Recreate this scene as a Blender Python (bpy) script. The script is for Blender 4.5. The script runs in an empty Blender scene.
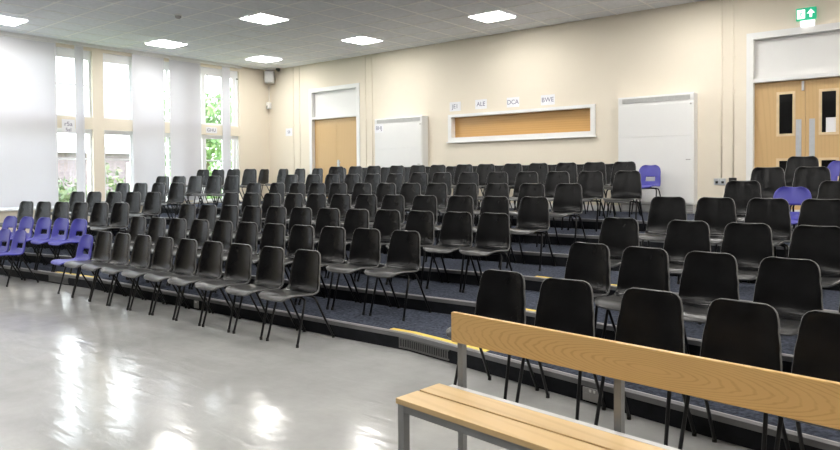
import bpy, bmesh, math, random
from mathutils import Vector, Matrix
random.seed(4)
S = bpy.context.scene
COL = S.collection
PI = math.pi
H = 4.165          # ceiling height
XL, YB, XR, YF = -13.75, 10.92, 3.8, -7.0
T = 0.14           # riser height of a tier

# ------------------------------------------------------------------ materials
def new_mat(name):
    m = bpy.data.materials.new(name); m.use_nodes = True
    nt = m.node_tree
    return m, nt, nt.nodes['Principled BSDF']

def mat(name, col, rough=.5, metal=0, spec=.5, noise=None, bump=None, emit=None, coords='Object'):
    """noise = (scale, amount) tints the colour, bump = (scale, strength)"""
    m, nt, b = new_mat(name)
    c = (*col, 1)
    b.inputs['Base Color'].default_value = c
    b.inputs['Roughness'].default_value = rough
    b.inputs['Metallic'].default_value = metal
    b.inputs['Specular IOR Level'].default_value = spec
    tc = nt.nodes.new('ShaderNodeTexCoord')
    if noise:
        n = nt.nodes.new('ShaderNodeTexNoise'); n.inputs['Scale'].default_value = noise[0]; n.inputs['Detail'].default_value = 4
        nt.links.new(tc.outputs[coords], n.inputs['Vector'])
        r = nt.nodes.new('ShaderNodeValToRGB')
        r.color_ramp.elements[0].position = .3; r.color_ramp.elements[1].position = .7
        a = noise[1]
        r.color_ramp.elements[0].color = tuple(max(0, x*(1-a)) for x in col) + (1,)
        r.color_ramp.elements[1].color = tuple(min(1, x*(1+a)) for x in col) + (1,)
        nt.links.new(n.outputs['Fac'], r.inputs['Fac']); nt.links.new(r.outputs['Color'], b.inputs['Base Color'])
    if bump:
        n2 = nt.nodes.new('ShaderNodeTexNoise'); n2.inputs['Scale'].default_value = bump[0]; n2.inputs['Detail'].default_value = 3
        nt.links.new(tc.outputs[coords], n2.inputs['Vector'])
        bp = nt.nodes.new('ShaderNodeBump'); bp.inputs['Strength'].default_value = bump[1]; bp.inputs['Distance'].default_value = .01
        nt.links.new(n2.outputs['Fac'], bp.inputs['Height']); nt.links.new(bp.outputs['Normal'], b.inputs['Normal'])
    if emit:
        b.inputs['Emission Color'].default_value = (*emit[0], 1); b.inputs['Emission Strength'].default_value = emit[1]
    return m

def wood(name, dark, light, scale=(1, 1, 1), rings=7, distort=2.0, fine=1.0, rough=.35, vertical=False, loc=(0, 0, 0)):
    """long grained wood: rings around a far axis, squeezed along the grain"""
    m, nt, b = new_mat(name)
    tc = nt.nodes.new('ShaderNodeTexCoord'); mp = nt.nodes.new('ShaderNodeMapping')
    mp.inputs['Scale'].default_value = scale; mp.inputs['Location'].default_value = loc
    nt.links.new(tc.outputs['Object'], mp.inputs['Vector'])
    w = nt.nodes.new('ShaderNodeTexWave'); w.wave_type = 'RINGS'; w.rings_direction = 'SPHERICAL'
    w.inputs['Scale'].default_value = rings; w.inputs['Distortion'].default_value = distort
    w.inputs['Detail'].default_value = 2; w.inputs['Detail Scale'].default_value = .8
    nt.links.new(mp.outputs['Vector'], w.inputs['Vector'])
    n = nt.nodes.new('ShaderNodeTexNoise'); n.inputs['Scale'].default_value = 40*fine; n.inputs['Detail'].default_value = 5
    nt.links.new(mp.outputs['Vector'], n.inputs['Vector'])
    n3 = nt.nodes.new('ShaderNodeTexNoise'); n3.inputs['Scale'].default_value = 3.5; n3.inputs['Detail'].default_value = 2
    nt.links.new(mp.outputs['Vector'], n3.inputs['Vector'])
    mx = nt.nodes.new('ShaderNodeMath'); mx.operation = 'MULTIPLY_ADD'
    nt.links.new(n.outputs['Fac'], mx.inputs[0]); mx.inputs[1].default_value = .35
    nt.links.new(w.outputs['Fac'], mx.inputs[2])
    m2 = nt.nodes.new('ShaderNodeMath'); m2.operation = 'MULTIPLY_ADD'
    nt.links.new(n3.outputs['Fac'], m2.inputs[0]); m2.inputs[1].default_value = .5
    nt.links.new(mx.outputs['Value'], m2.inputs[2])
    r = nt.nodes.new('ShaderNodeValToRGB')
    r.color_ramp.elements[0].position = .32; r.color_ramp.elements[0].color = (*dark, 1)
    r.color_ramp.elements[1].position = .75; r.color_ramp.elements[1].color = (*light, 1)
    nt.links.new(m2.outputs['Value'], r.inputs['Fac']); nt.links.new(r.outputs['Color'], b.inputs['Base Color'])
    b.inputs['Roughness'].default_value = rough
    return m

M = {}
M['wall'] = mat('cream wall paint', (.82, .752, .635), .75, spec=.2, noise=(1.2, .015))
M['white'] = mat('white gloss paint', (.83, .83, .82), .35, noise=(2, .01))
M['whitepanel'] = mat('white panel', (.80, .80, .79), .5, noise=(2, .01))
M['ceil'] = mat('mineral ceiling tile', (.83, .85, .89), .9, spec=.1, noise=(14, .04), bump=(160, .15))
M['grid'] = mat('white ceiling grid', (.96, .96, .96), .5, noise=(3, .01))
M['black'] = mat('black moulded plastic', (.0075, .0075, .008), .22, spec=.2, noise=(9, .25), bump=(420, .05))
M['rim'] = mat('scuffed black rim with painted highlight', (.10, .10, .10), .36, spec=.5, noise=(14, .35))  # grey paints the ceiling-light highlight into the rim, over its scuffs
M['seatsheen'] = mat('grey seat plastic with painted sheen', (.024, .024, .024), .30, spec=.5, noise=(7, .3))  # same plastic, lightened to paint in the sheen reflected by the seats
M['unseenwall'] = mat('darkened unseen wall', (.035, .035, .05), .9, spec=.1, noise=(4, .2))  # invented dark finish for the unseen front wall
M['blue'] = mat('blue moulded plastic', (.058, .056, .34), .36, spec=.5, noise=(6, .08))
M['blackmetal'] = mat('black painted steel', (.006, .006, .007), .4, spec=.3, noise=(20, .1))
M['rubber'] = mat('black rubber', (.01, .01, .01), .7, noise=(20, .1))
M['carpet'] = mat('blue grey carpet', (.058, .066, .09), .95, spec=.05, noise=(38, .55), bump=(300, .5))
M['riser'] = mat('black riser board', (.011, .012, .015), .7, spec=.2, noise=(15, .3))
M['ventgrey'] = mat('dull grey vent', (.13, .13, .13), .5, metal=.3, noise=(9, .1))
M['alubright'] = mat('bright scuffed metal lip', (.50, .50, .50), .4, metal=.3, noise=(9, .1))
M['alu'] = mat('dull aluminium strip', (.20, .20, .205), .5, metal=.3, noise=(9, .08))
M['yellow'] = mat('yellow nosing strip', (.78, .58, .10), .6, noise=(30, .12))
M['greymetal'] = mat('grey painted steel tube', (.235, .24, .245), .42, metal=.35, noise=(12, .06))
M['chrome'] = mat('brushed steel', (.58, .60, .63), .4, metal=.5, noise=(20, .05))
M['grille'] = mat('grey louvre metal', (.56, .56, .55), .5, metal=.1, noise=(12, .05))
M['dark'] = mat('dark void', (.01, .01, .01), .6, noise=(5, .1))
M['darkglass'] = mat('dark door glass', (.012, .012, .012), .06, spec=.6, noise=(3, .1))
M['paper'] = mat('white paper', (.85, .85, .88), .8, noise=(8, .01))
M['ink'] = mat('grey ink', (.19, .18, .27), .8, noise=(8, .05))
M['black_ink'] = mat('black pictogram', (.02, .06, .04), .8, noise=(8, .05))
M['greybox'] = mat('grey plastic', (.42, .41, .40), .5, noise=(8, .04))
M['panelsign'] = mat('green lit sign', (.02, .45, .24), .4, noise=(5, .02), emit=((.02, .62, .33), .10))
M['signwhite'] = mat('white lit pictogram', (.9, .9, .9), .4, noise=(5, .01), emit=((.9, 1, .95), .35))
M['lampwhite'] = mat('lit white lens', (.9, .9, .9), .4, noise=(5, .01), emit=((1, .96, .95), .6))
M['diffuser'] = mat('lit ceiling panel', (.9, .9, .9), .5, noise=(5, .01), emit=((1, .97, .92), 9.0))
M['oak'] = wood('oak door veneer', (.585, .39, .18), (.625, .42, .20), scale=(2.2, 2.2, .16), rings=3, distort=3, rough=.42)
M['oaklight'] = mat('pale oak bead', (.74, .58, .36), .45, noise=(9, .08))
M['shutter'] = wood('varnished shutter', (.53, .30, .095), (.59, .34, .118), scale=(.22, 2, 2.4), rings=3, distort=3, rough=.38, loc=(.3, 0, .2))
M['benchback'] = wood('pine bench back', (.535, .33, .115), (.645, .42, .17), scale=(.8, 2.2, 5.6), rings=8, distort=4.5, rough=.33, loc=(-.86, -.80, -4.06))
M['benchseat'] = wood('pine bench seat', (.54, .37, .175), (.61, .43, .215), scale=(.3, 2.2, 2), rings=3, distort=2.5, rough=.36, loc=(.4, .5, .1))
M['brick'] = mat('brick outside', (.25, .20, .22), .9, noise=(6, .2))
M['render'] = mat('pale render outside', (.75, .72, .68), .9, noise=(2, .05))
M['slate'] = mat('slate roof outside', (.27, .25, .27), .8, noise=(5, .1))
M['lawn'] = mat('lawn outside', (.13, .2, .07), .95, noise=(7, .3))
M['trunk'] = mat('bark', (.13, .09, .06), .9, noise=(12, .3))
M['winframe'] = mat('pale window frame', (.85, .86, .88), .45, noise=(3, .02))

# floor: grey sheet vinyl, polished, slightly wavy
def floor_mat():
    m, nt, b = new_mat('polished grey vinyl')
    tc = nt.nodes.new('ShaderNodeTexCoord')
    n = nt.nodes.new('ShaderNodeTexNoise'); n.inputs['Scale'].default_value = 1.3; n.inputs['Detail'].default_value = 8; n.inputs['Roughness'].default_value = .65
    nt.links.new(tc.outputs['Object'], n.inputs['Vector'])
    r = nt.nodes.new('ShaderNodeValToRGB')
    r.color_ramp.elements[0].position = .3; r.color_ramp.elements[0].color = (.29, .29, .287, 1)
    r.color_ramp.elements[1].position = .72; r.color_ramp.elements[1].color = (.42, .42, .412, 1)
    nt.links.new(n.outputs['Fac'], r.inputs['Fac']); nt.links.new(r.outputs['Color'], b.inputs['Base Color'])
    r2 = nt.nodes.new('ShaderNodeValToRGB')
    r2.color_ramp.elements[0].color = (.075, .075, .075, 1); r2.color_ramp.elements[1].color = (.19, .19, .19, 1)
    n2 = nt.nodes.new('ShaderNodeTexNoise'); n2.inputs['Scale'].default_value = 2.6; n2.inputs['Detail'].default_value = 5
    nt.links.new(tc.outputs['Object'], n2.inputs['Vector']); nt.links.new(n2.outputs['Fac'], r2.inputs['Fac'])
    nt.links.new(r2.outputs['Color'], b.inputs['Roughness'])
    n3 = nt.nodes.new('ShaderNodeTexNoise'); n3.inputs['Scale'].default_value = 4.5; n3.inputs['Detail'].default_value = 2
    mp = nt.nodes.new('ShaderNodeMapping'); mp.inputs['Rotation'].default_value = (0, 0, .55); mp.inputs['Scale'].default_value = (.55, 2.2, 1)
    nt.links.new(tc.outputs['Object'], mp.inputs['Vector']); nt.links.new(mp.outputs['Vector'], n3.inputs['Vector'])
    n3.inputs['Scale'].default_value = 3.6; n3.inputs['Detail'].default_value = 4; n3.inputs['Distortion'].default_value = .6
    nt.links.new(mp.outputs['Vector'], n2.inputs['Vector'])
    bp = nt.nodes.new('ShaderNodeBump'); bp.inputs['Strength'].default_value = .16; bp.inputs['Distance'].default_value = .02
    nt.links.new(n3.outputs['Fac'], bp.inputs['Height']); nt.links.new(bp.outputs['Normal'], b.inputs['Normal'])
    b.inputs['Specular IOR Level'].default_value = .5
    return m
M['floor'] = floor_mat()

# thin clear glass: mostly transparent, a little mirror
def glass_mat():
    m = bpy.data.materials.new('clear window glass'); m.use_nodes = True; nt = m.node_tree
    nt.nodes.remove(nt.nodes['Principled BSDF']); out = nt.nodes['Material Output']
    t = nt.nodes.new('ShaderNodeBsdfTransparent'); t.inputs['Color'].default_value = (.95, .97, .97, 1)
    g = nt.nodes.new('ShaderNodeBsdfGlossy'); g.inputs['Roughness'].default_value = .02
    mx = nt.nodes.new('ShaderNodeMixShader')
    mx.inputs['Fac'].default_value = .06
    nt.links.new(t.outputs[0], mx.inputs[1]); nt.links.new(g.outputs[0], mx.inputs[2]); nt.links.new(mx.outputs[0], out.inputs['Surface'])
    return m
M['glass'] = glass_mat()

def blind_mat():
    m = bpy.data.materials.new('white blind fabric'); m.use_nodes = True; nt = m.node_tree
    nt.nodes.remove(nt.nodes['Principled BSDF']); out = nt.nodes['Material Output']
    d = nt.nodes.new('ShaderNodeBsdfDiffuse'); d.inputs['Color'].default_value = (.73, .73, .77, 1)
    t = nt.nodes.new('ShaderNodeBsdfTranslucent'); t.inputs['Color'].default_value = (.60, .60, .66, 1)
    n = nt.nodes.new('ShaderNodeTexNoise'); n.inputs['Scale'].default_value = 60
    r = nt.nodes.new('ShaderNodeMapRange'); r.inputs['To Min'].default_value = .06; r.inputs['To Max'].default_value = .085
    nt.links.new(n.outputs['Fac'], r.inputs['Value'])
    mx = nt.nodes.new('ShaderNodeMixShader'); nt.links.new(r.outputs['Result'], mx.inputs['Fac'])
    nt.links.new(d.outputs[0], mx.inputs[1]); nt.links.new(t.outputs[0], mx.inputs[2]); nt.links.new(mx.outputs[0], out.inputs['Surface'])
    return m
M['blind'] = blind_mat()

def leaf_mat(name, a, b_):
    m, nt, b = new_mat(name)
    g = nt.nodes.new('ShaderNodeObjectInfo'); n = nt.nodes.new('ShaderNodeTexNoise'); n.inputs['Scale'].default_value = 3
    tc = nt.nodes.new('ShaderNodeTexCoord'); nt.links.new(tc.outputs['Object'], n.inputs['Vector'])
    r = nt.nodes.new('ShaderNodeValToRGB'); r.color_ramp.elements[0].color = (*a, 1); r.color_ramp.elements[1].color = (*b_, 1)
    r.color_ramp.elements[0].position = .35; r.color_ramp.elements[1].position = .65
    nt.links.new(n.outputs['Fac'], r.inputs['Fac']); nt.links.new(r.outputs['Color'], b.inputs['Base Color'])
    b.inputs['Roughness'].default_value = .6
    return m
M['leaf'] = leaf_mat('fresh green leaves', (.09, .20, .06), (.24, .38, .14))
M['leaf2'] = leaf_mat('mixed shrub leaves', (.10, .18, .09), (.30, .34, .18))

# ------------------------------------------------------------------ mesh helpers
class MB:
    def __init__(s): s.v = []; s.f = []
    def add(s, vs, fs):
        o = len(s.v); s.v += [tuple(v) for v in vs]; s.f += [tuple(i+o for i in f) for f in fs]; return s
    def box(s, x0, x1, y0, y1, z0, z1):
        vs = [(x, y, z) for z in (z0, z1) for y in (y0, y1) for x in (x0, x1)]
        return s.add(vs, [(0, 2, 3, 1), (4, 5, 7, 6), (0, 1, 5, 4), (2, 6, 7, 3), (0, 4, 6, 2), (1, 3, 7, 5)])
    def prism(s, poly, z0, z1):
        n = len(poly)
        vs = [(x, y, z0) for x, y in poly] + [(x, y, z1) for x, y in poly]
        return s.add(vs, [tuple(range(n-1, -1, -1)), tuple(range(n, 2*n))] + [(i, (i+1) % n, n+(i+1) % n, n+i) for i in range(n)])
    def tube(s, pts, r, seg=8, cap=True):
        pts = [Vector(p) for p in pts]; rings = []; up = None
        for i, p in enumerate(pts):
            d = (pts[min(i+1, len(pts)-1)] - pts[max(i-1, 0)]).normalized()
            if up is None: up = Vector((0, 0, 1)) if abs(d.z) < .9 else Vector((1, 0, 0))
            a = d.cross(up).normalized(); b = a.cross(d).normalized(); up = b
            rr = r[i] if isinstance(r, (list, tuple)) else r
            rings.append([p + a*math.cos(t)*rr + b*math.sin(t)*rr for t in [2*PI*k/seg for k in range(seg)]])
        vs = [v for g in rings for v in g]; fs = []
        for i in range(len(rings)-1):
            for k in range(seg):
                fs.append((i*seg+k, i*seg+(k+1) % seg, (i+1)*seg+(k+1) % seg, (i+1)*seg+k))
        if cap:
            fs.append(tuple(range(seg-1, -1, -1))); e = (len(rings)-1)*seg; fs.append(tuple(e+k for k in range(seg)))
        return s.add(vs, fs)
    def build(s, name, m, parent=None, smooth=False, bevel=0, loc=None, kind=None):
        me = bpy.data.meshes.new(name); me.from_pydata(s.v, [], s.f); 
        bm = bmesh.new(); bm.from_mesh(me)
        bmesh.ops.recalc_face_normals(bm, faces=bm.faces)
        if bevel:
            bmesh.ops.bevel(bm, geom=[e for e in bm.edges], offset=bevel, segments=2, profile=.7, affect='EDGES')
        bm.to_mesh(me); bm.free()
        if smooth:
            for p in me.polygons: p.use_smooth = True
        return link(name, me, m, parent, loc, kind)

def link(name, me, m, parent=None, loc=None, kind=None):
    o = bpy.data.objects.new(name, me); COL.objects.link(o)
    if m is not None: me.materials.append(M[m] if isinstance(m, str) else m)
    if parent is not None: o.parent = parent
    if loc is not None: o.location = loc
    if kind: o['kind'] = kind
    return o

def thing(name, label, cat, loc=(0, 0, 0), rz=0, group=None):
    o = bpy.data.objects.new(name, None); COL.objects.link(o); o.empty_display_size = .1
    o.location = loc; o.rotation_euler = (0, 0, rz)
    return tag(o, label, cat, group)

def tag(o, label, cat, group=None):
    o['label'] = label; o['category'] = cat
    if group: o['group'] = group
    return o

def dup(root, loc, rz, label, group=None, leaf=True):
    r = root.copy(); COL.objects.link(r); r.location = loc; r.rotation_euler = (0, 0, rz); r['label'] = label
    if group: r['group'] = group
    for ch in list(root.children):
        c = ch.copy(); COL.objects.link(c); c.parent = r
        if leaf:
            for g in ch.children:
                d = g.copy(); COL.objects.link(d); d.parent = c
    return r

def text(s, size, m, parent, loc, rot, name='lettering'):
    cu = bpy.data.curves.new(name, 'FONT'); cu.body = s; cu.size = size; cu.align_x = 'CENTER'; cu.align_y = 'CENTER'
    cu.extrude = .0008
    o = bpy.data.objects.new(name, cu); COL.objects.link(o); cu.materials.append(M[m]); o.parent = parent
    o.location = loc; o.rotation_euler = rot
    bpy.context.view_layer.update()
    me = bpy.data.meshes.new_from_object(o.evaluated_get(bpy.context.evaluated_depsgraph_get()))
    bpy.data.objects.remove(o); bpy.data.curves.remove(cu)
    o = bpy.data.objects.new(name, me); COL.objects.link(o); o.parent = parent
    if not me.materials: me.materials.append(M[m])
    o.location = loc; o.rotation_euler = rot
    return o

# ------------------------------------------------------------------ camera
CAMH = 1.495
cam = bpy.data.cameras.new('camera'); co = bpy.data.objects.new('camera', cam); COL.objects.link(co)
YAW, PIT, ROLL, FPX, CY = .678, .0214, -.0070, 666.86, 188.3
f = Vector((-math.sin(YAW)*math.cos(PIT), math.cos(YAW)*math.cos(PIT), -math.sin(PIT)))
r0 = Vector((math.cos(YAW), math.sin(YAW), 0)); u0 = r0.cross(f)
rr = math.cos(ROLL)*r0 + math.sin(ROLL)*u0; uu = -math.sin(ROLL)*r0 + math.cos(ROLL)*u0
mw = Matrix((rr, uu, -f)).transposed().to_4x4(); mw.translation = (0, 0, CAMH)
co.matrix_world = mw
cam.sensor_width = 36; cam.lens = FPX*36/840; cam.shift_y = -(225-CY)/840; cam.clip_start = .05; cam.clip_end = 300
S.camera = co

# ------------------------------------------------------------------ tiers: where each step edge runs
N0 = [None, 4.30, 5.18, 6.08, 7.0, 7.92, 8.86]
SM = [None, .03, .07, .10, .10, .08, .05]
SRT = [0, .15, .10, .05, 0, 0, 0, 0]; SLF = [0, .10, .19, .24, .24, .24, .24]
def cr(k): return -3.6+.06*(k-1)
def cl(k): return -8.9-.1*(k-1)
def nose(k, x):
    if x > cr(k): return N0[k]-SRT[k]*(x-cr(k))
    if x > cl(k): return N0[k]-SM[k]*(cr(k)-x)
    return N0[k]-SM[k]*(cr(k)-cl(k))-SLF[k]*(cl(k)-x)
def line(k, x0=XL, x1=XR):
    xs = [x0]+[x for x in (cl(k), cr(k)) if x0 < x < x1]+[x1]
    return [(x, nose(k, x)) for x in xs]
def band(mb, pts, d0, d1, z0, z1):
    """a strip following a step edge, from d0 to d1 behind it"""
    poly = [(x, y+d0) for x, y in pts] + [(x, y+d1) for x, y in reversed(pts)]
    mb.prism(poly, z0, z1)

# ------------------------------------------------------------------ the room
MB().box(XL-.3, XR+.3, YF-.3, YB+.3, -.12, 0).build('floor', 'floor', kind='structure')
MB().box(XL-.3, XR+.3, YF-.3, YB+.3, H, H+.15).build('ceiling', 'ceil', kind='structure')
g = MB()
GX0, GDX, GY0, GDY = -9.21-.315, .63, 9.62-.3, .6
gx = [GX0+GDX*i for i in range(-20, 30)]; gy = [GY0+GDY*i for i in range(-40, 10)]
for x in gx:
    if XL < x < XR: g.box(x-.014, x+.014, YF, YB, H-.006, H+.002)
for y in gy:
    if YF < y < YB: g.box(XL, XR, y-.014, y+.014, H-.0065, H+.002)
g.build('ceiling_grid', 'grid', kind='structure')

# back wall with three openings (left doors, serving hatch, right doors)
LD = (-12.13, -10.60, .84, 3.487); HA = (-7.955, -4.955, 2.215, 2.635); RD = (-2.40, -1.02, .84, 3.486)
w = MB()
xs = [XL-.3, LD[0], LD[1], HA[0], HA[1], RD[0], RD[1], XR+.3]
for a, b in ((0, 1), (2, 3), (4, 5), (6, 7)): w.box(xs[a], xs[b], YB, YB+.3, 0, H)
for o in (LD, HA, RD):
    w.box(o[0], o[1], YB, YB+.3, 0, o[2]); w.box(o[0], o[1], YB, YB+.3, o[3], H)
w.build('wall_back', 'wall', kind='structure')
MB().box(XR, XR+.3, YF, YB, 0, H).build('wall_right', 'wall', kind='structure')
MB().box(XL-.3, XR+.3, YF-.3, YF, 0, H).build('wall_front', 'unseenwall', kind='structure')  # out of view, darkened so the chair backs reflect less light
# left wall: sill wall, lintel, piers and the deep spandrel rail between upper and lower windows
SILL, LINT = .89, 4.02
w = MB()
w.box(XL-.3, XL, YF, .6, 0, H)
w.box(XL-.3, XL, .6, YB, 0, SILL-.03)
w.box(XL-.3, XL, .6, YB, LINT+.03, H)
for y0, y1 in ((6.445, 6.667), (8.10+.35, 8.72), (10.02, YB)): w.box(XL-.3, XL, y0, y1, SILL-.03, LINT+.03)
w.build('wall_left', 'wall', kind='structure')
w = MB()
for y0, y1 in ((.6, 6.445), (6.667, 8.45), (8.72, 10.02)): w.box(XL-.055, XL-.004, y0, y1, 2.455, 2.69)
w.build('trim_1', 'wall', kind='structure')
MB().box(XL-.04, XL+.05, .6, YB, SILL-.03, SILL).build('trim_2', 'white', kind='structure')
b = MB(); b.box(XL, XR, YB-.018, YB, .84, .94); b.build('baseboard_back', 'white', kind='structure')

# windows: each opening has upper and lower lights in one pale frame
def window(n, y0, y1, mull):
    ro = thing(f'window_{n}', 'x', 'window', (XL, y0, 0)); del ro['label']; del ro['category']; ro['kind'] = 'structure'
    fm = MB(); fx0, fx1 = -.09, -.065; L = y1-y0
    for z0, z1 in ((SILL-.03, SILL+.05), (2.36, 2.46), (2.68, 2.73), (3.86, LINT+.03)): fm.box(fx0, fx1, 0, L, z0, z1)
    for z in (1.85, 3.335): fm.box(fx0+.01, fx1-.01, 0, L, z-.018, z+.018)
    for a, wd in mull: fm.box(fx0-.003, fx1+.003, a-wd/2-y0, a+wd/2-y0, SILL, LINT+.03)
    for yy in (0, L): fm.box(fx0-.006, fx1+.006, max(0, yy-.045), min(L, yy+.045), SILL, LINT+.03)
    fm.build('window_frame', 'winframe', ro)
    ys = [0]+[a-y0 for a, _ in mull]+[L]
    for i in range(len(ys)-1):
        for z0, z1 in ((SILL, 2.40), (2.70, LINT)):
            MB().box(-.082, -.078, ys[i], ys[i+1], z0, z1).build('window_pane', 'glass', ro)
    hb = MB()                                               # small dark stay catches at the head of the sash
    for a, wd in mull: hb.box(-.06, -.045, a-y0+wd/2+.02, a-y0+wd/2+.07, 3.845, 3.87)
    hb.build('window_catch', 'dark', ro)
    return ro
window(1, .6, 6.445, [(1.6, .08), (2.7, .08), (3.8, .08), (4.9, .08), (5.62, .08)])
window(2, 6.667, 8.45, [(7.30, .09), (7.9, .07), (8.14, .06)])
window(3, 8.72, 10.02, [(9.06, .10), (9.62, .12), (9.91, .09)])

# vertical blinds
def blind(y0, y1, label, rail=None, step=.089):
    ro = thing('vertical_blind', label, 'blind', (XL+.085, y0, 0), group='vertical blinds along the window wall')
    m = MB(); n = max(1, round((y1-y0)/step)); d = (y1-y0)/n
    for i in range(n):
        c = d*(i+.5); dx = .018; hw = d*.53
        pts = [(-dx, c-hw), (0, c), (dx, c+hw)]
        for (xa, ya), (xb, yb) in zip(pts, pts[1:]):
            m.add([(xa, ya, .93), (xb, yb, .93), (xb, yb, 4.08), (xa, ya, 4.08)], [(0, 1, 2, 3)])
    m.build('blind_slats', 'blind', ro)
    a, b_ = rail if rail else (y0, y1)
    MB().box(-.02, .02, a-y0, b_-y0, 4.078, 4.11).build('head_rail', 'white', ro, bevel=.004)
    ch = MB(); ch.tube([(.012, y1-y0-.02, 4.07), (.012, y1-y0-.02, 1.3)], .003, 6); ch.build('pull_cord', 'white', ro)
    return ro
blind(.7, 5.70, 'widest white vertical blind, closed, at the left end of the window wall')
blind(6.07, 6.225, 'narrow stack of white blind slats just left of the cream pier', step=.05)
blind(7.256, 7.963, 'closed white blind panel left of the thin bright gap in the slats')
blind(8.115, 8.88, 'closed white blind panel right of the thin bright gap in the slats')
blind(9.485, 9.683, 'narrow stack of white blind slats in the window nearest the corner', step=.05)
MB().box(XL+.02, XL+.13, .6, 10.02, 4.11, H).build('trim_3', 'white', kind='structure')

# conduits, doors, hatch ---------------------------------------------------
def conduit(x, z0, label):
    ro = thing('conduit', label, 'pipe', (x, YB, 0), group='thin painted conduits on the back wall')
    MB().tube([(0, -.008, z0), (0, -.008, H)], .0085, 8).build('pipe', 'wall', ro, smooth=True)
    for z in (1.9, 2.72, 3.25):
        MB().box(-.026, .026, -.018, 0, z-.008, z+.008).build('pipe_clip', 'wall', ro)
conduit(-12.79, .84, 'thin painted conduit nearest the corner, left one of its pair')
conduit(-12.56, .84, 'thin painted conduit just left of the far oak doors')
conduit(-10.335, .84, 'thin painted conduit close to the right jamb of the far oak doors')
conduit(-10.14, .84, 'thin painted conduit just left of the smaller white heater')
conduit(-2.825, 1.40, 'thin painted conduit running down to the steel socket')
conduit(-2.658, 1.40, 'thin painted conduit beside the white frame of the nearer oak doors')

def door_frame(o, n, head):
    x0, x1, z0, z1 = o
    ro = thing(f'door_{n}', 'x', 'door', (x0, YB, 0)); del ro['label']; del ro['category']; ro['kind'] = 'structure'
    L = x1-x0
    m = MB(); t = .075
    m.box(-t, .02, -.02, .14, z0, z1+t); m.box(L-.02, L+t, -.02, .14, z0, z1+t); m.box(.02, L-.02, -.02, .14, z1-.02, z1+t)
    m.box(.02, L-.02, -.01, .14, head, head+.06)
    m.build('door_frame', 'white', ro)
    MB().box(.02, L-.02, .08, .11, head+.06, z1-.02).build('door_panel', 'whitepanel', ro)
    return ro, L
d1, L = door_frame(LD, 1, 2.82)
for i in (0, 1):
    a = .02+(L-.04)/2*i; b_ = a+(L-.04)/2-.003
    lf = MB().box(a, b_, .075, .115, .845, 2.818).build('door_leaf', 'oak', d1, bevel=.003)
hd = MB(); hd.box(.80, .86, .06, .076, 1.68, 1.84); hd.tube([(.83, .06, 1.78), (.83, .03, 1.78), (.93, .03, 1.78)], .011, 8)
hd.build('door_handle', 'chrome', d1)
MB().box(.0, L, .20, .25, .84, 3.45).build('door_backing', 'dark', d1)

d2, L = door_frame(RD, 2, 2.82)
mid = L/2
for i in (0, 1):
    a = .02 if i == 0 else mid+.002; b_ = mid-.002 if i == 0 else L-.02
    c = (a+b_)/2+(.085 if i == 0 else -.045); v0, v1 = c-.115, c+.115
    lf = MB()
    zs = [.845, 1.21, 1.68, 2.02, 2.655, 2.818]
    lf.box(a, v0, .075, .115, zs[0], zs[5]); lf.box(v1, b_, .075, .115, zs[0], zs[5])
    for z0, z1 in ((zs[0], zs[1]), (zs[2], zs[3]), (zs[4], zs[5])): lf.box(v0, v1, .075, .115, z0, z1)
    lf = lf.build('door_leaf', 'oak', d2)
    for z0, z1 in ((zs[1], zs[2]), (zs[3], zs[4])):
        MB().box(v0, v1, .09, .10, z0, z1).build('door_glass', 'darkglass', d2)
        e = MB(); t = .028
        e.box(v0-t*.3, v0+t, .066, .09, z0-t*.3, z1+t*.3); e.box(v1-t, v1+t*.3, .066, .09, z0-t*.3, z1+t*.3)
        e.box(v0+t, v1-t, .066, .09, z0-t*.3, z0+t); e.box(v0+t, v1-t, .066, .09, z1-t, z1+t*.3)
        e.build('glazing_bead', 'oaklight', d2)
    px = mid-.085 if i == 0 else mid+.085
    MB().box(px-.036, px+.036, .068, .076, 1.62, 2.25).build('push_plate', 'chrome', d2, bevel=.002)
MB().box(mid-.045, mid-.015, .045, .076, 2.66, 2.80).build('door_bolt', 'chrome', d2, bevel=.004)
MB().box(.0, L, .20, .25, .84, 3.45).build('door_backing', 'dark', d2)
nt_ = tag(MB().box(0, .15, 0, .002, 0, .21).build('notice', 'paper', loc=(RD[0]+mid+.255, YB+.086, 2.045)), 'white notice sheet stuck in the right-hand glass of the nearer oak doors', 'notice')

hx = thing('serving_hatch', 'long white framed serving hatch with a closed wooden shutter', 'hatch', (HA[0], YB, 0))
L = HA[1]-HA[0]; z0, z1 = HA[2], HA[3]; m = MB()
m.box(-.075, .008, -.036, .16, z0-.084, z1+.049); m.box(L-.008, L+.075, -.036, .16, z0-.084, z1+.049)
m.box(0, L, -.035, .16, z1-.006, z1+.05); m.box(0, L, -.035, .16, z0-.085, z0+.006)
m.build('hatch_frame', 'white', hx)
MB().box(0, L, .10, .13, z0, z1).build('hatch_shutter', 'shutter', hx)
MB().box(-.10, L+.10, -.06, .0, z0-.10, z0-.08).build('hatch_sill', 'white', hx, bevel=.004)

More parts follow.
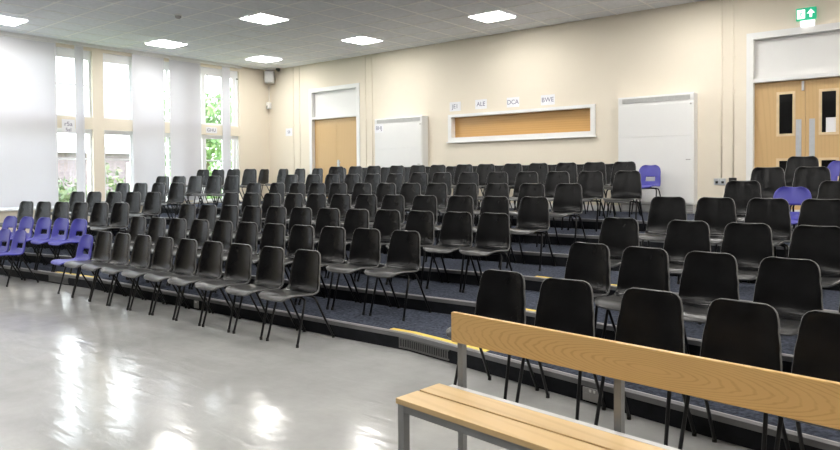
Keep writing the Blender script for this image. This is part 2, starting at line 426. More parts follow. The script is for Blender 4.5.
def heater(x0, x1, z0, z1, label):
    ro = thing('wall_heater', label, 'heater', (x0, YB, 0)); L = x1-x0; dp = .20
    b_ = MB(); b_.box(0, L, -dp+.01, 0, z0, z1); b_.build('heater_body', 'whitepanel', ro, bevel=.012)
    MB().box(.02, L-.02, -dp-.002, -dp+.012, z0+.62*(z1-z0), z1-.15).build('upper_panel', 'whitepanel', ro, bevel=.004)
    MB().box(.02, L-.02, -dp-.002, -dp+.012, z0+.03, z0+.62*(z1-z0)-.006).build('lower_panel', 'whitepanel', ro, bevel=.004)
    g = MB(); n = 10; a0, a1 = .075, L-.06; zc = z1-.068
    for i in range(n):
        a = a0+(a1-a0)*i/n; b2 = a0+(a1-a0)*(i+1)/n-.012
        for k in range(4): g.box(a, b2, -dp-.002, -dp+.014, zc-.033+k*.019, zc-.033+k*.019+.011)
    g.box(a0, a1, -dp+.004, -dp+.011, zc-.036, zc+.038)
    g.build('outlet_grille', 'grille', ro)
    k = MB(); k.tube([(L-.045, -dp-.012, z1-.175), (L-.045, -dp+.012, z1-.175)], .014, 10); k.build('control_knob', 'greybox', ro)
    kb = MB(); kb.box(L-.12, L-.05, -dp-.006, -dp+.012, z0+.70, z0+.715); kb.build('panel_catch', 'greybox', ro)
    pl = MB(); pl.box(.03, L-.03, -dp+.05, 0, .845, z0); pl.build('plinth', 'greybox', ro)
    ig = MB()
    for k2 in range(3): ig.box(L-.13, L-.01, -dp+.035, -dp+.05, .87+k2*.035, .89+k2*.035)
    ig.box(.06, L-.14, -dp+.04, -dp+.05, .87, .96)
    ig.build('inlet_grille', 'grille', ro)
    return ro
heater(-9.90, -8.57, .99, 2.70, 'smaller-looking white wall heater between the far oak doors and the hatch')
heater(-4.40, -3.18, .985, 2.735, 'tall white wall heater right of the serving hatch')

# papers
def paper(x, y, z, w, h, s, label, rot=0, size=.1, s2=None):
    ro = thing('paper_sign', label, 'sign', (x, y, z), rot, group='typed initials on paper')
    MB().box(-w/2, w/2, -.003, 0, -h/2, h/2).build('sheet', 'paper', ro)
    text(s, size, 'ink', ro, (0, -.0042, .045 if s2 else 0), (PI/2, 0, 0))
    if s2: text(s2, size*.85, 'ink', ro, (.0, -.0042, -.07), (PI/2, 0, 0))
    return ro
paper(-7.87, YB, 2.845, .27, .185, 'JE1', 'paper sign reading JE1, above the left end of the hatch', size=.12)
paper(-7.25, YB, 2.85, .27, .185, 'ALE', 'paper sign reading ALE, above the hatch', size=.12)
paper(-6.53, YB, 2.835, .27, .185, 'DCA', 'paper sign reading DCA, above the hatch', size=.12)
paper(-5.80, YB, 2.825, .28, .185, 'BWE', 'paper sign reading BWE, above the right half of the hatch', size=.12)
paper(-12.97, YB, 2.56, .25, .19, 'SB', 'small paper sign on the wall left of the far oak doors', size=.10)
paper(-9.76, YB-.202, 2.49, .25, .19, 'BHJ', 'paper sign stuck on the smaller-looking white heater', size=.12)
paper(XL+.004, 5.955, 2.49, .25, .28, 'r5a', 'larger paper sign with two lines, on the rail between window lights', PI/2, size=.12, s2='5al')
paper(XL+.002, 9.22, 2.565, .30, .14, 'GHU', 'paper sign on the rail in the window nearest the corner', PI/2, size=.11)

# exit sign with an arrow and a running figure
ex = thing('exit_sign', 'green and white emergency exit sign above the nearer oak doors', 'sign', (-1.69, YB, 3.735))
MB().box(-.125, .125, -.05, 0, -.085, .085).build('sign_box', 'panelsign', ex, bevel=.004)
p = MB(); p.box(-.112, -.012, -.053, -.05, -.065, .062); p.build('door_pictogram', 'signwhite', ex)
a = MB()
for x0, x1, zz0, zz1 in ((.045, .075, -.055, .01),): a.box(x0, x1, -.053, -.05, zz0, zz1)
a.add([(.01, -.053, .0), (.11, -.053, .0), (.06, -.053, .06), (.01, -.05, .0), (.11, -.05, .0), (.06, -.05, .06)], [(0, 1, 2), (3, 5, 4), (0, 3, 4, 1), (1, 4, 5, 2), (2, 5, 3, 0)])
a.build('arrow', 'signwhite', ex)
rn = MB()
rn.tube([(-.058, -.054, .033), (-.058, -.0535, .033)], .010, 10)
for q in ([(-.060, .018), (-.066, -.012)], [(-.066, -.012), (-.050, -.030), (-.058, -.052)], [(-.066, -.012), (-.080, -.026), (-.096, -.030)], [(-.060, .014), (-.042, .004)], [(-.060, .014), (-.080, .004)]):
    rn.tube([(x, -.0535, z) for x, z in q], .0055, 6)
rn.build('running_figure', 'panelsign', ex)
el = thing('emergency_light', 'small lit white emergency lamp just under the exit sign', 'lamp', (-1.675, YB, 3.60))
MB().box(-.085, .085, -.045, 0, -.04, .04).build('lens', 'lampwhite', el, bevel=.006)
MB().box(-.095, .095, -.015, 0, -.046, .046).build('base_plate', 'white', el, bevel=.003)

# sockets and small fittings
def socket(x, y, z, label, w=.147, h=.09, m='chrome', rz=0):
    ro = thing('power_socket', label, 'socket', (x, y, z), rz)
    MB().box(-w/2, w/2, -.012, 0, -h/2, h/2).build('socket_plate', m, ro, bevel=.003)
    for s in (-1, 1):
        MB().box(s*w*.25-.018, s*w*.25+.018, -.0135, -.011, -.028, .008).build('socket_outlet', 'dark' if m == 'chrome' else 'greybox', ro)
        MB().box(s*w*.10-.007, s*w*.10+.007, -.018, -.011, .018, .034).build('rocker_switch', 'white', ro)
    return ro
socket(-2.85, YB, 1.345, 'steel double socket on the wall below the conduits', w=.17, h=.10)
bx = tag(MB().box(-.05, .05, -.05, 0, -.045, .045).build('outlet_box', 'dark', bevel=.004, loc=(-2.66, YB, 1.36)), 'small black box on the wall right of the steel socket', 'box')
socket(-6.60, nose(1, -6.60)-.001, .058, 'small single plate in the lowest riser behind the front floor chairs', w=.08, h=.085, m='greybox', rz=.03)
socket(-1.82, nose(1, -1.82)-.001, .058, 'double socket in the lowest riser seen under the bench backrest', h=.085, m='greybox', rz=-.149)
ms = thing('motion_detector', 'small white motion sensor below the corner loudspeaker', 'sensor', (XL+.10, YB-.08, 3.26))
MB().box(-.05, .05, -.05, .05, -.085, .085).build('sensor_body', 'white', ms, bevel=.02)
MB().box(-.03, .03, -.06, -.04, -.06, -.0).build('sensor_lens', 'greybox', ms, bevel=.008)
tb = MB(); tb.tube([(-.02, .03, .085), (-.02, .03, .48)], .008, 8); tb.build('cable', 'white', ms)
sp = thing('wall_mounted_loudspeaker', 'grey box loudspeaker high in the room corner', 'speaker', (XL+.30, YB-.20, 3.95), math.radians(40))
MB().box(-.115, .115, -.09, .09, -.15, .15).build('cabinet', 'greybox', sp, bevel=.015)
MB().box(-.095, .095, -.096, -.088, -.13, .13).build('speaker_grille', 'grille', sp)
MB().tube([(0, .085, 0), (0, .22, .02)], .018, 8).build('bracket', 'greybox', sp)
sc = thing('ceiling_camera', 'small black dome camera on the ceiling next to the corner loudspeaker', 'camera', (-13.22, YB-.12, H))
sph = MB(); sph.tube([(0, 0, -.012), (0, 0, -.045), (0, 0, -.075), (0, 0, -.09)], [.055, .052, .036, .008], 14); sph.build('dome', 'dark', sc, smooth=True)
MB().tube([(0, 0, -.014), (0, 0, 0)], .07, 16).build('base_ring', 'white', sc)
sd = thing('smoke_detector', 'round smoke detector on the ceiling tiles', 'detector', (-10.07, 6.15, H-.006))
MB().tube([(0, 0, 0), (0, 0, -.018)], .062, 18).build('base_ring', 'white', sd, smooth=False)
MB().tube([(0, 0, -.018), (0, 0, -.05), (0, 0, -.062)], [.05, .046, .026], 16).build('detector_head', 'greybox', sd)

# ceiling light panels
LX = [-12.46, -9.21, -6.17, -3.02, .13, 3.28]; LY = [9.64, 7.24, 4.82, 2.42, .02]
SPECIAL = {(0, 1): (-12.47, 7.34), (0, 0): (-12.44, 9.75), (0, 2): (-12.65, 4.43)}
LBL = {(0, 0): 'square lit ceiling panel nearest the window-side room corner', (1, 0): 'square lit ceiling panel above the far oak doors and smaller heater',
       (2, 0): 'square lit ceiling panel above the serving hatch', (1, 1): 'square lit ceiling panel right of the smoke detector',
       (0, 1): 'square lit ceiling panel in front of the middle blinds', (0, 2): 'square lit ceiling panel cut by the left edge, above the widest blind'}
first = None
for j, y in enumerate(LY):
    for i, x in enumerate(LX):
        x2, y2 = SPECIAL.get((i, j), (x, y))
        lab = LBL.get((i, j), 'square lit ceiling panel out of view over the hall floor')
        if first is None:
            ro = thing('ceiling_light', lab, 'ceiling light', (x2, y2, H-.004), group='square ceiling light panels')
            MB().box(-.288, .288, -.288, .288, -.012, -.002).build('diffuser', 'diffuser', ro)
            fr = MB()
            for a, b_, c, d in ((-.30, .30, -.30, -.288), (-.30, .30, .288, .30), (-.30, -.288, -.288, .288), (.288, .30, -.288, .288)): fr.box(a, b_, c, d, -.014, 0)
            fr.build('light_frame', 'white', ro); first = ro
        else: dup(first, (x2, y2, H-.004), 0, lab)

# ------------------------------------------------------------------ the stepped seating tiers
TN = ['lowest', 'second lowest', 'third', 'fourth', 'fifth', 'top']
for k in range(1, 7):
    z = T*k
    ro = thing('seating_tier', f'{TN[k-1]} carpeted step of the tiered seating, with black riser and metal edge', 'platform', (0, 0, 0), group='carpeted seating tiers')
    front = line(k)
    backl = line(k+1) if k < 6 else [(XL, YB), (XR, YB)]
    m = MB(); poly = [(x, y+.055) for x, y in front]+[(x, y+(-.0005 if k < 6 else -.002)) for x, y in reversed(backl)]
    m.prism(poly, z-.03, z); m.build('carpet_deck', 'carpet', ro)
    m = MB(); band(m, front, 0, .02, z-T+.0005, z-.03); m.build('riser', 'riser', ro)
    m = MB(); band(m, front, -.006, .055, z-.03, z); band(m, front, -.008, -.004, z-.034, z-.002); m.build('edge_strip', 'alu', ro)
    m = MB(); band(m, front, .040, .052, z-.01, z+.0004); m.build('edge_lip', 'alubright', ro)
    ylw = {1: [(-3.86, -2.78), (-9.98, -8.95)], 2: [(-3.5, -2.78), (-9.95, -9.2)], 3: [(-3.42, -2.5)]}.get(k, [])
    for a, b_ in ylw:
        m = MB(); band(m, line(k, a, b_), .058, .115, z-.002, z+.0004); m.build('yellow_strip', 'yellow', ro)
    if k == 1:
        for a, b_ in ((-3.70, -3.12), (-10.0, -9.5)):
            vg = MB(); n = 22
            for i in range(n):
                x0 = a+(b_-a)*i/n; x1 = a+(b_-a)*(i+.5)/n
                band(vg, [(x0, nose(1, x0)), (x1, nose(1, x1))], -.006, 0, .025, .095)
            for q0, q1 in ((.015, .028), (.092, .105)): band(vg, line(1, a, b_), -.007, 0, q0, q1)
            vg.build('vent_grille', 'ventgrey', ro)

# ------------------------------------------------------------------ chairs
def catmull(pts, n):
    out = []; P = [pts[0]]+list(pts)+[pts[-1]]
    seg = len(pts)-1
    for i in range(n):
        t = i/(n-1)*seg; s = min(int(t), seg-1); u = t-s
        p0, p1, p2, p3 = [Vector(P[s+j]) for j in range(4)]
        out.append(.5*((2*p1)+(-p0+p2)*u+(2*p0-5*p1+4*p2-p3)*u*u+(-p0+3*p1-3*p2+p3)*u**3))
    return out

def shell(name, prof, width, rtop, rfront, m, hole=None, M_=13, N_=44):
    """one moulded shell: prof = (y, z) from seat front to back top, width = half widths along it"""
    base = catmull([(0, y, z) for y, z in prof], 200)
    L = [0]
    for a, b_ in zip(base, base[1:]): L.append(L[-1]+(b_-a).length)
    tot = L[-1]
    # sample denser at both ends
    ss = []
    for i in range(N_):
        t = i/(N_-1); t2 = t + .11*math.sin(2*PI*t)*-.9
        ss.append(max(0, min(1, t2))*tot)
    def at(s):
        for i in range(len(L)-1):
            if L[i+1] >= s:
                u = (s-L[i])/max(1e-9, L[i+1]-L[i]); return base[i].lerp(base[i+1], u), (base[i+1]-base[i]).normalized()
        return base[-1], (base[-1]-base[-2]).normalized()
    def hw(s):
        f_ = s/tot; pts = width
        for (a, wa), (b_, wb) in zip(pts, pts[1:]):
            if f_ <= b_:
                u = (f_-a)/(b_-a); u = u*u*(3-2*u); w_ = wa+(wb-wa)*u; break
        e = tot-s
        if e < rtop: w_ = w_-rtop+math.sqrt(max(0, rtop**2-(rtop-e)**2))
        if s < rfront: w_ = w_-rfront*.8+.8*math.sqrt(max(0, rfront**2-(rfront-s)**2))
        return w_
    verts = []; norm = []
    for s in ss:
        c, t = at(s); n = Vector((0, -t.z, t.y))          # towards the sitter
        f_ = s/tot; w_ = hw(s)
        cup = .012+(.030-.012)*max(0, min(1, (f_-.45)/.2))
        for j in range(M_):
            q = -1+2*j/(M_-1)
            verts.append(c+Vector((q*w_, 0, 0))+n*(cup*q*q)); norm.append(n)
    faces = []
    for i in range(N_-1):
        for j in range(M_-1):
            if hole:
                s = (ss[i]+ss[i+1])/2/tot
                if hole[0] < s < hole[1] and hole[2] <= j < hole[3]: continue
            faces.append((i*M_+j, i*M_+j+1, (i+1)*M_+j+1, (i+1)*M_+j))
    # rolled rim all round
    ring = [j for j in range(M_)]+[i*M_+M_-1 for i in range(1, N_)]+[(N_-1)*M_+j for j in range(M_-2, -1, -1)]+[i*M_ for i in range(N_-2, 0, -1)]
    cen = [sum((verts[i*M_+j] for j in range(M_)), Vector())/M_ for i in range(N_)]
    prev = ring
    for (o_, d_) in ((.004, .003), (.006, .009), (.004, .016)):
        idx = []
        for r in ring:
            i, j = divmod(r, M_)
            out = Vector((0, 0, 0))
            if j == 0: out.x = -1
            if j == M_-1: out.x = 1
            t = at(ss[i])[1]
            if i == N_-1: out += t
            if i == 0: out -= t
            out.normalize()
            verts.append(verts[r]+out*o_-norm[r]*d_); idx.append(len(verts)-1)
        for a in range(len(ring)):
            b_ = (a+1) % len(ring); faces.append((prev[a], prev[b_], idx[b_], idx[a]))
        prev = idx
    me = bpy.data.meshes.new(name); me.from_pydata([tuple(v) for v in verts], [], faces)
    bm = bmesh.new(); bm.from_mesh(me); bm.faces.ensure_lookup_table()
    nplain = sum(1 for fc in faces if max(fc) < N_*M_)
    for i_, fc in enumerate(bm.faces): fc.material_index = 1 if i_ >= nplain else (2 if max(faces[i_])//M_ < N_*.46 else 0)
    bmesh.ops.remove_doubles(bm, verts=bm.verts, dist=.0004)
    bmesh.ops.recalc_face_normals(bm, faces=bm.faces)
    bmesh.ops.solidify(bm, geom=bm.faces[:], thickness=.004)
    bm.to_mesh(me); bm.free()
    for p in me.polygons: p.use_smooth = True
    me.materials.append(M[m])
    if m != 'black':
        for p in me.polygons: p.material_index = 0
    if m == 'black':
        me.materials.append(M['rim']); me.materials.append(M['seatsheen'])  # rim with painted highlight, seat with painted sheen
    return me

# profile (y, z); chair faces -y, origin on the floor, back top at y = 0
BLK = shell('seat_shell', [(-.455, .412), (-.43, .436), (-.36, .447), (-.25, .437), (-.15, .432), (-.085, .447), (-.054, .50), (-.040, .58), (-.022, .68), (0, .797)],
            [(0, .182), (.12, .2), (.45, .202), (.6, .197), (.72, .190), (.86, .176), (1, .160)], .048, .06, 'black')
BLU = shell('seat_shell', [(-.42, .405), (-.395, .425), (-.33, .432), (-.23, .424), (-.13, .42), (-.085, .436), (-.062, .48), (-.048, .54), (-.028, .63), (0, .735)],
            [(0, .16), (.12, .178), (.45, .182), (.6, .18), (.8, .172), (1, .152)], .075, .06, 'blue', hole=(.645, .735, 4, 9))

def frame_meshes(wf, wr, yf, yr, zt, yft, yrt):
    """hoop legs: front pair and rear pair, each leg turning in under the seat, a bar between"""
    out = []
    for s in (-1, 1):
        pf = [(s*.06, yft, zt), (s*(wf-.04), yft, zt), (s*(wf-.008), yft-.004, zt-.012), (s*(wf+.004), yft-.014, zt-.04), (s*(wf+.018), yf, .012)]
        pr_ = [(s*.06, yrt, zt-.005), (s*(wr-.04), yrt, zt-.005), (s*(wr-.008), yrt+.004, zt-.016), (s*(wr+.002), yrt+.014, zt-.045), (s*(wr+.016), yr, .012)]
        out.append((pf, pr_))
    return out

def make_chair(name, label, sh, blue=False):
    ro = thing(name, label, 'chair')
    o = bpy.data.objects.new('seat_shell', sh); COL.objects.link(o); o.parent = ro
    sc_ = .92 if blue else 1
    zt = .408 if not blue else .395
    legs = frame_meshes(.182*sc_, .178*sc_, -.340*sc_, .10, zt, -.225*sc_, -.105)
    for pf, pr_ in legs:
        for pts in (pf, pr_):
            lg = MB().tube(pts, .0105, 8).build('leg', 'blackmetal', ro, smooth=True)
            e = Vector(pts[-1])
            MB().tube([(e.x, e.y, 0), (e.x, e.y, .028)], [.0135, .0125], 8).build('foot', 'rubber', lg)
    for y in (-.225*sc_, -.105):
        MB().tube([(-.07, y, zt-(.0 if y < -.15 else .005)), (.07, y, zt-(.0 if y < -.15 else .005))], .0102, 8).build('crossbar', 'blackmetal', ro, smooth=True)
    sr = MB()
    sr.box(-.05, .05, -.23*sc_, -.09, zt+.002, zt+.014)
    sr.build('seat_bracket', 'blackmetal', ro)
    return ro

ORD = ['first', 'second', 'third', 'fourth', 'fifth', 'sixth', 'seventh', 'eighth', 'ninth', 'tenth', 'eleventh', 'twelfth', 'thirteenth', 'fourteenth', 'fifteenth', 'sixteenth', 'seventeenth', 'eighteenth']
ROWS = {
    'L0': [(-10.927, 3.808, 5.7, 1), (-10.484, 3.853, 5.7, 1)],
    'L1': [(-12.108, 4.077, 10.8, 1), (-11.653, 4.164, 10.8, 1), (-11.225, 4.245, 10.8, 1), (-10.815, 4.323, 10.8, 1), (-10.403, 4.401, 10.8, 1), (-10.004, 4.477, 10.8, 1)],
    'L2': [(-12.209, 4.642, 13.5, 0), (-11.777, 4.746, 13.5, 0), (-11.345, 4.849, 13.5, 0), (-10.913, 4.953, 13.5, 0), (-10.481, 5.057, 13.5, 0), (-10.049, 5.16, 13.5, 0)],
    'L3': [(-12.346, 5.537, 13.5, 0), (-11.914, 5.641, 13.5, 0), (-11.437, 5.755, 13.5, 0), (-10.99, 5.863, 13.5, 0), (-10.534, 5.972, 13.5, 0)],
    'L4': [(-12.61, 6.521, 13.5, 0), (-12.143, 6.633, 13.5, 0), (-11.679, 6.744, 13.5, 0), (-11.247, 6.848, 13.5, 0)],
    'L5': [(-12.979, 7.566, 13.5, 0), (-12.53, 7.674, 13.5, 0), (-12.092, 7.779, 13.5, 0), (-11.617, 7.893, 13.5, 0), (-11.162, 8.002, 13.5, 0)],
    'L6': [(-13.233, 8.696, 13.0, 0), (-12.801, 8.796, 13.0, 0), (-12.369, 8.895, 13.0, 0), (-11.926, 8.997, 13.0, 0)],
    'M0': [(-8.75, 4.015, 1.7, 1), (-8.307, 4.029, 1.7, 0), (-7.864, 4.042, 1.7, 0), (-7.421, 4.055, 1.7, 0), (-6.978, 4.069, 1.7, 0), (-6.535, 4.082, 1.7, 0), (-6.088, 4.095, 1.7, 0), (-5.625, 4.109, 1.7, 0), (-5.139, 4.124, 1.7, 0), (-4.66, 4.138, 1.7, 0)],
    'M1': [(-8.705, 4.688, 4.0, 0), (-8.262, 4.719, 4.0, 0), (-7.819, 4.75, 4.0, 0), (-7.376, 4.781, 4.0, 0), (-6.933, 4.812, 4.0, 0), (-6.49, 4.843, 4.0, 0), (-6.047, 4.875, 4.0, 0), (-5.604, 4.906, 4.0, 0), (-5.161, 4.937, 4.0, 0), (-4.702, 4.969, 4.0, 0), (-4.21, 5.003, 4.0, 0)],
    'M2': [(-8.685, 5.43, 5.7, 0), (-8.242, 5.474, 5.7, 0), (-7.799, 5.518, 5.7, 0), (-7.356, 5.562, 5.7, 0), (-6.913, 5.607, 5.7, 0), (-6.47, 5.651, 5.7, 0), (-6.027, 5.695, 5.7, 0), (-5.584, 5.74, 5.7, 0), (-5.141, 5.784, 5.7, 0), (-4.683, 5.83, 5.7, 0), (-4.217, 5.876, 5.7, 0), (-3.774, 5.921, 5.7, 0)],
    'M3': [(-8.887, 6.323, 5.7, 0), (-8.444, 6.368, 5.7, 0), (-8.001, 6.412, 5.7, 0), (-7.558, 6.456, 5.7, 0), (-7.115, 6.5, 5.7, 0), (-6.672, 6.545, 5.7, 0), (-6.229, 6.589, 5.7, 0), (-5.786, 6.633, 5.7, 0), (-5.296, 6.682, 5.7, 0), (-4.778, 6.734, 5.7, 0), (-4.309, 6.781, 5.7, 0), (-3.809, 6.831, 5.7, 0)],
    'M4': [(-9.477, 7.202, 4.6, 0), (-9.017, 7.337, 4.6, 0), (-8.547, 7.375, 4.6, 0), (-8.104, 7.411, 4.6, 0), (-7.656, 7.446, 4.6, 0), (-7.167, 7.485, 4.6, 0), (-6.707, 7.522, 4.6, 0), (-6.256, 7.558, 4.6, 0), (-5.811, 7.594, 4.6, 0), (-5.324, 7.633, 4.6, 0), (-4.842, 7.671, 4.6, 0), (-4.337, 7.712, 4.6, 0), (-3.836, 7.752, 4.6, 0)],
    'M5': [(-9.755, 8.27, 2.9, 0), (-9.312, 8.429, 2.9, 0), (-8.836, 8.453, 2.9, 0), (-8.352, 8.477, 2.9, 0), (-7.884, 8.501, 2.9, 0), (-7.4, 8.525, 2.9, 0), (-6.899, 8.55, 2.9, 0), (-6.448, 8.573, 2.9, 0), (-5.945, 8.598, 2.9, 0), (-5.433, 8.623, 2.9, 0), (-4.943, 8.648, 2.9, 0), (-4.455, 8.672, 2.9, 0), (-3.97, 8.696, 2.9, 0), (-3.453, 8.722, 2.9, 0)],
    'M6': [(-9.805, 9.485, 13.0, 0), (-9.315, 9.541, 1.7, 0), (-8.841, 9.555, 1.7, 0), (-8.265, 9.572, 1.7, 0), (-7.765, 9.587, 1.7, 0), (-7.311, 9.601, 1.7, 0), (-6.745, 9.618, 1.7, 0), (-6.302, 9.631, 1.7, 0), (-5.779, 9.647, 1.7, 0), (-5.312, 9.661, 1.7, 0), (-4.822, 9.675, 1.7, 0), (-4.358, 9.689, 1.7, 0), (-3.886, 9.7, 0.0, 0)],
    'M7': [(-13.398, 10.5, 0.0, 0), (-12.673, 10.5, 0.0, 0), (-12.075, 10.5, 0.0, 0), (-11.47, 10.5, 0.0, 0), (-10.718, 10.5, 0.0, 0), (-10.01, 10.5, 0.0, 0), (-9.344, 10.5, 0.0, 0), (-8.795, 10.5, 0.0, 0), (-8.196, 10.5, 0.0, 0), (-7.636, 10.5, 0.0, 0), (-7.121, 10.5, 0.0, 0), (-6.582, 10.5, 0.0, 0), (-6.041, 10.5, 0.0, 0), (-5.524, 10.5, 0.0, 0), (-4.998, 10.5, 0.0, 0), (-4.512, 10.5, 0.0, 0), (-3.791, 10.5, 0.0, 1)],
    'R0': [(-2.477, 4.002, -8.5, 0), (-1.942, 3.921, -8.5, 0), (-1.362, 3.834, -8.5, 0), (-0.859, 3.759, -8.5, 0), (-0.416, 3.692, -8.5, 0)],
    'R1': [(-2.241, 4.92, -5.7, 0), (-1.78, 4.874, -5.7, 0), (-1.314, 4.827, -5.7, 0), (-0.825, 4.778, -5.7, 0), (-0.345, 4.73, -5.7, 0)],
    'R2': [(-2.39, 5.896, -2.9, 0), (-1.78, 5.865, -2.9, 0), (-1.308, 5.841, -2.9, 0), (-0.813, 5.817, -2.9, 0)],
    'R3': [(-2.285, 6.87, 0.0, 0), (-1.827, 6.87, 0.0, 0), (-1.368, 6.87, 0.0, 0), (-0.925, 6.87, 0.0, 0)],
    'R4': [(-1.798, 7.79, 0.0, 0), (-1.354, 7.79, 0.0, 1), (-0.911, 7.79, 0.0, 0)],
    'R5': [(-1.742, 8.73, 0.0, 0), (-1.286, 8.73, 0.0, 0), (-0.843, 8.73, 0.0, 0)],
    'R6': [(-1.536, 9.7, 0.0, 0), (-1.093, 9.7, 0.0, 1)],
}

protoK = make_chair('plastic_chair', 'x', BLK)
protoB = make_chair('school_chair', 'x', BLU, True)
usedK = usedB = False
TIER = ['front row, on the bare floor', 'row on the lowest carpeted step', 'row on the second step up', 'row on the third step up', 'row on the fourth step up', 'row on the fifth step up', 'front row on the top step', 'back row against the wall']
BLKN = {'L': 'window-side block', 'M': 'long middle block', 'R': 'block behind the bench'}
rnd = random.Random(11)
for key, items in ROWS.items():
    blk, k = key[0], int(key[1])
    its = sorted(items); n = len(its)
    if blk != 'R': its = its[::-1]                 # counted from the aisle beside the bench / from the middle aisle
    for i, (x, y, a, blue) in enumerate(its):
        x += {'M': .02, 'R': .004, 'L': 0}[blk] + ((.21 if k == 0 else .15) if blk == 'L' and blue else 0) + (.03 if key == 'R4' and blue else 0) + (.02 if key == 'R4' and i == 0 and not blue and x > -1.2 else 0); y -= (.025 + (.02 if blue else 0) if blk == 'L' else 0)
        side = {'M': 'bench-side aisle', 'L': 'aisle', 'R': 'aisle'}[blk]
        col = 'blue school' if blue else 'black'
        same = [q[3] for q in its]
        if blue and blk == 'M' and k == 0: lab = 'blue chair ending the front floor row of black chairs, at the window-side aisle'
        elif blue and blk == 'M': lab = 'lone blue chair on the top step against the tall white heater'
        elif blue and blk == 'R' and k == 4: lab = 'blue chair among black chairs, fourth step up, behind the bench'
        elif blue and blk == 'R': lab = 'blue chair nearest the oak double doors, top step, behind the bench'
        else: lab = f'{col} chair, {ORD[i]} from the {side}, {TIER[k]}, {BLKN[blk]}'
        grp = 'blue plastic chairs' if blue else f'black plastic chairs in rows'
        z = T*min(k, 6)+(.0005 if k else 0)
        rz = math.radians(a+rnd.uniform(-1.0, 1.0)); loc = (x, y+rnd.uniform(-.005, .005), z)
        if key == 'R0':
            rz = math.radians([0, 2, -3, -7, -8.5][i]); loc = (x+[.04, .025, .01, 0, 0][i], loc[1]-[.05, .05, .03, .01, 0][i], z)
        zs = {'R0': 1.025, 'R3': 1.03, 'R4': 1.045, 'R5': 1.055, 'R6': 1.055, 'M6': 1.02, 'L5': .98, 'L6': .985}.get(key, 1)
        if key == 'M5' and x > -7: zs = 1.02
        if blue and key == 'M7': zs = 1.04
        if blue:
            if not usedB:
                usedB = True; protoB.location = loc; protoB.rotation_euler = (0, 0, rz); protoB['label'] = lab; protoB['group'] = grp
            else: dup(protoB, loc, rz, lab, grp).scale.z = zs
        else:
            if not usedK:
                usedK = True; protoK.location = loc; protoK.rotation_euler = (0, 0, rz); protoK['label'] = lab; protoK['group'] = grp
            else: dup(protoK, loc, rz, lab, grp, leaf=(k < 4)).scale.z = zs

# ------------------------------------------------------------------ bench in the foreground
be = thing('wooden_bench', 'long wooden bench with plank backrest on grey square steel legs', 'bench', (-2.036, 2.335, 0), math.radians(-5.4))
BL = 2.02; SEAT = .45
for y0, y1 in ((.0, .146), (.160, .30)):
    MB().box(0, BL, y0, y1, SEAT-.026, SEAT).build('seat_slat', 'benchseat', be, bevel=.004)
fr = MB()
fr.box(.004, BL-.004, .012, .047, SEAT-.064, SEAT-.027); fr.box(.004, BL-.004, .285, .322, SEAT-.064, SEAT-.027)
for x in (.004, .99, BL-.042): fr.box(x, x+.038, .047, .285, SEAT-.064, SEAT-.027)
rl = MB(); rl.box(.06, BL-.01, .302, .334, SEAT-.027, SEAT-.001); rl.build('seat_rail', 'alubright', be)
PX = (.061, .912, 1.83)
for x in PX: fr.box(x, x+.034, .322, .372, SEAT-.064, SEAT-.030)
fr.build('seat_frame', 'greymetal', be)
for x in (.005, BL-.043):
    MB().box(x, x+.038, .010, .048, .004, SEAT-.027).build('leg', 'greymetal', be)
for x in PX:
    MB().box(x, x+.032, .372, .404, .004, .76).build('back_post', 'greymetal', be)
MB().box(.042, BL-.02, .346, .372, .657, .806).build('backrest_plank', 'benchback', be, bevel=.005)
for x in list(PX):
    MB().box(x-.002, x+.036, .370, .408, 0, .006).build('foot_cap', 'rubber', be)
for x in (.005, BL-.043):
    MB().box(x-.002, x+.040, .008, .050, 0, .006).build('foot_cap', 'rubber', be)

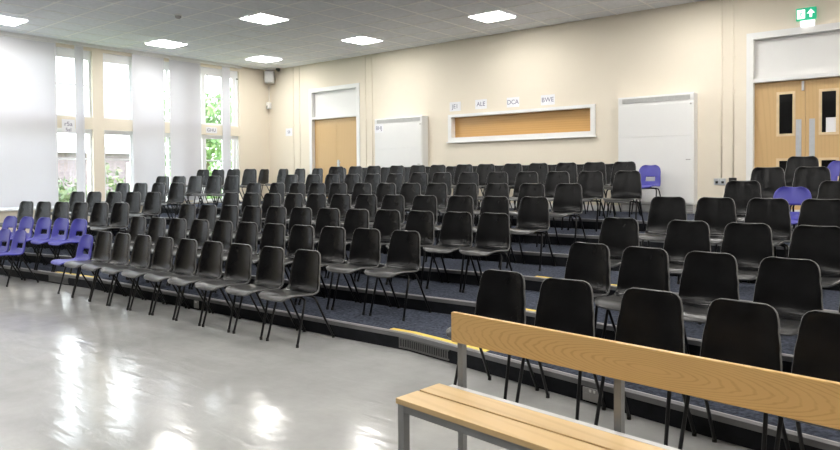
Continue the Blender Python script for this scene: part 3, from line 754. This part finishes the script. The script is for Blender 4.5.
# ------------------------------------------------------------------ outside the windows
MB().box(-70, XL-.3, -40, 60, -.4, -.3).build('ground', 'lawn', kind='structure')
def shrub(x, y, r, h, label, n=900, m='leaf2', z=-.3, trunk=0, seed=1, name='shrub'):
    ro = thing(name, label, 'tree' if trunk else 'shrub', (x, y, z)); R_ = random.Random(seed); mb = MB()
    blobs = [(Vector((R_.uniform(-.6, .6)*r, R_.uniform(-.6, .6)*r, trunk+(h-trunk)*R_.uniform(.15, .85))), R_.uniform(.35, .6)*r) for _ in range(14)]
    for _ in range(n):
        c, rad = R_.choice(blobs); d = Vector((R_.gauss(0, 1), R_.gauss(0, 1), R_.gauss(0, 1))).normalized()
        p = c+d*rad*R_.uniform(.6, 1); p.z = max(.02, p.z)
        a = Vector((R_.gauss(0, 1), R_.gauss(0, 1), R_.gauss(0, 1))).normalized(); b_ = d.cross(a).normalized(); s = R_.uniform(.05, .10)*(1.6 if trunk else 1)
        e = (d+a*.6).cross(b_).normalized()
        mb.add([p-e*s, p+b_*s*.5, p+e*s, p-b_*s*.5], [(0, 1, 2, 3)])
    mb.build('foliage', m, ro)
    st = MB()
    if trunk: st.tube([(0, 0, 0), (.05, 0, trunk*.5), (0, .05, trunk+.3*(h-trunk))], [.16, .13, .07], 10)
    else:
        for q in range(4): st.tube([(0, 0, 0), (R_.uniform(-.3, .3)*r, R_.uniform(-.3, .3)*r, h*.6)], [.02, .01], 6)
    st.build('stem', 'trunk', ro)
    return ro
shrub(-16.2, 6.75, .8, 2.15, 'leafy shrub outside the window left of the cream pier', seed=2)
shrub(-16.6, 8.55, .85, 2.1, 'leafy shrub outside the window right of the cream pier', seed=3)
shrub(-17.0, 11.6, .8, 2.2, 'low leafy shrub outside the window nearest the corner', seed=4, m='leaf')
shrub(-22.5, 14.9, 2.2, 5.2, 'pale green tree outside the window nearest the corner', n=3500, m='leaf', trunk=1.6, seed=5, name='tree')
hs = thing('house', 'pale brick building with a sloping roof across the lawn outside', 'building', (-34, 12, -.3))
MB().box(-4, 0, -9, 9, 0, 2.95).build('wall', 'brick', hs)
rf = MB(); rf.add([(.4, -9.4, 2.95), (.4, 9.4, 2.95), (-4.4, 9.4, 2.95), (-4.4, -9.4, 2.95), (-2, -9.4, 3.4), (-2, 9.4, 3.4)], [(0, 1, 5, 4), (2, 3, 4, 5), (0, 4, 3), (1, 2, 5), (0, 3, 2, 1)])
rf.build('roof', 'slate', hs)
MB().box(0, .1, 5.6, 8.6, .2, 2.5).build('porch_panel', 'render', hs)
for y in (-7, -4, -1.2): MB().box(0, .04, y, y+1.2, .8, 1.8).build('window', 'white', hs)

# ------------------------------------------------------------------ daylight and exposure
wd = bpy.data.worlds.new('sky'); S.world = wd; wd.use_nodes = True
bg = wd.node_tree.nodes['Background']; bg.inputs['Color'].default_value = (.92, .96, 1.0, 1); bg.inputs['Strength'].default_value = 1.9
S.view_settings.view_transform = 'Standard'; S.view_settings.look = 'None'
S.view_settings.gamma = 1; S.view_settings.use_curve_mapping = False
S.view_settings.exposure = 2.08
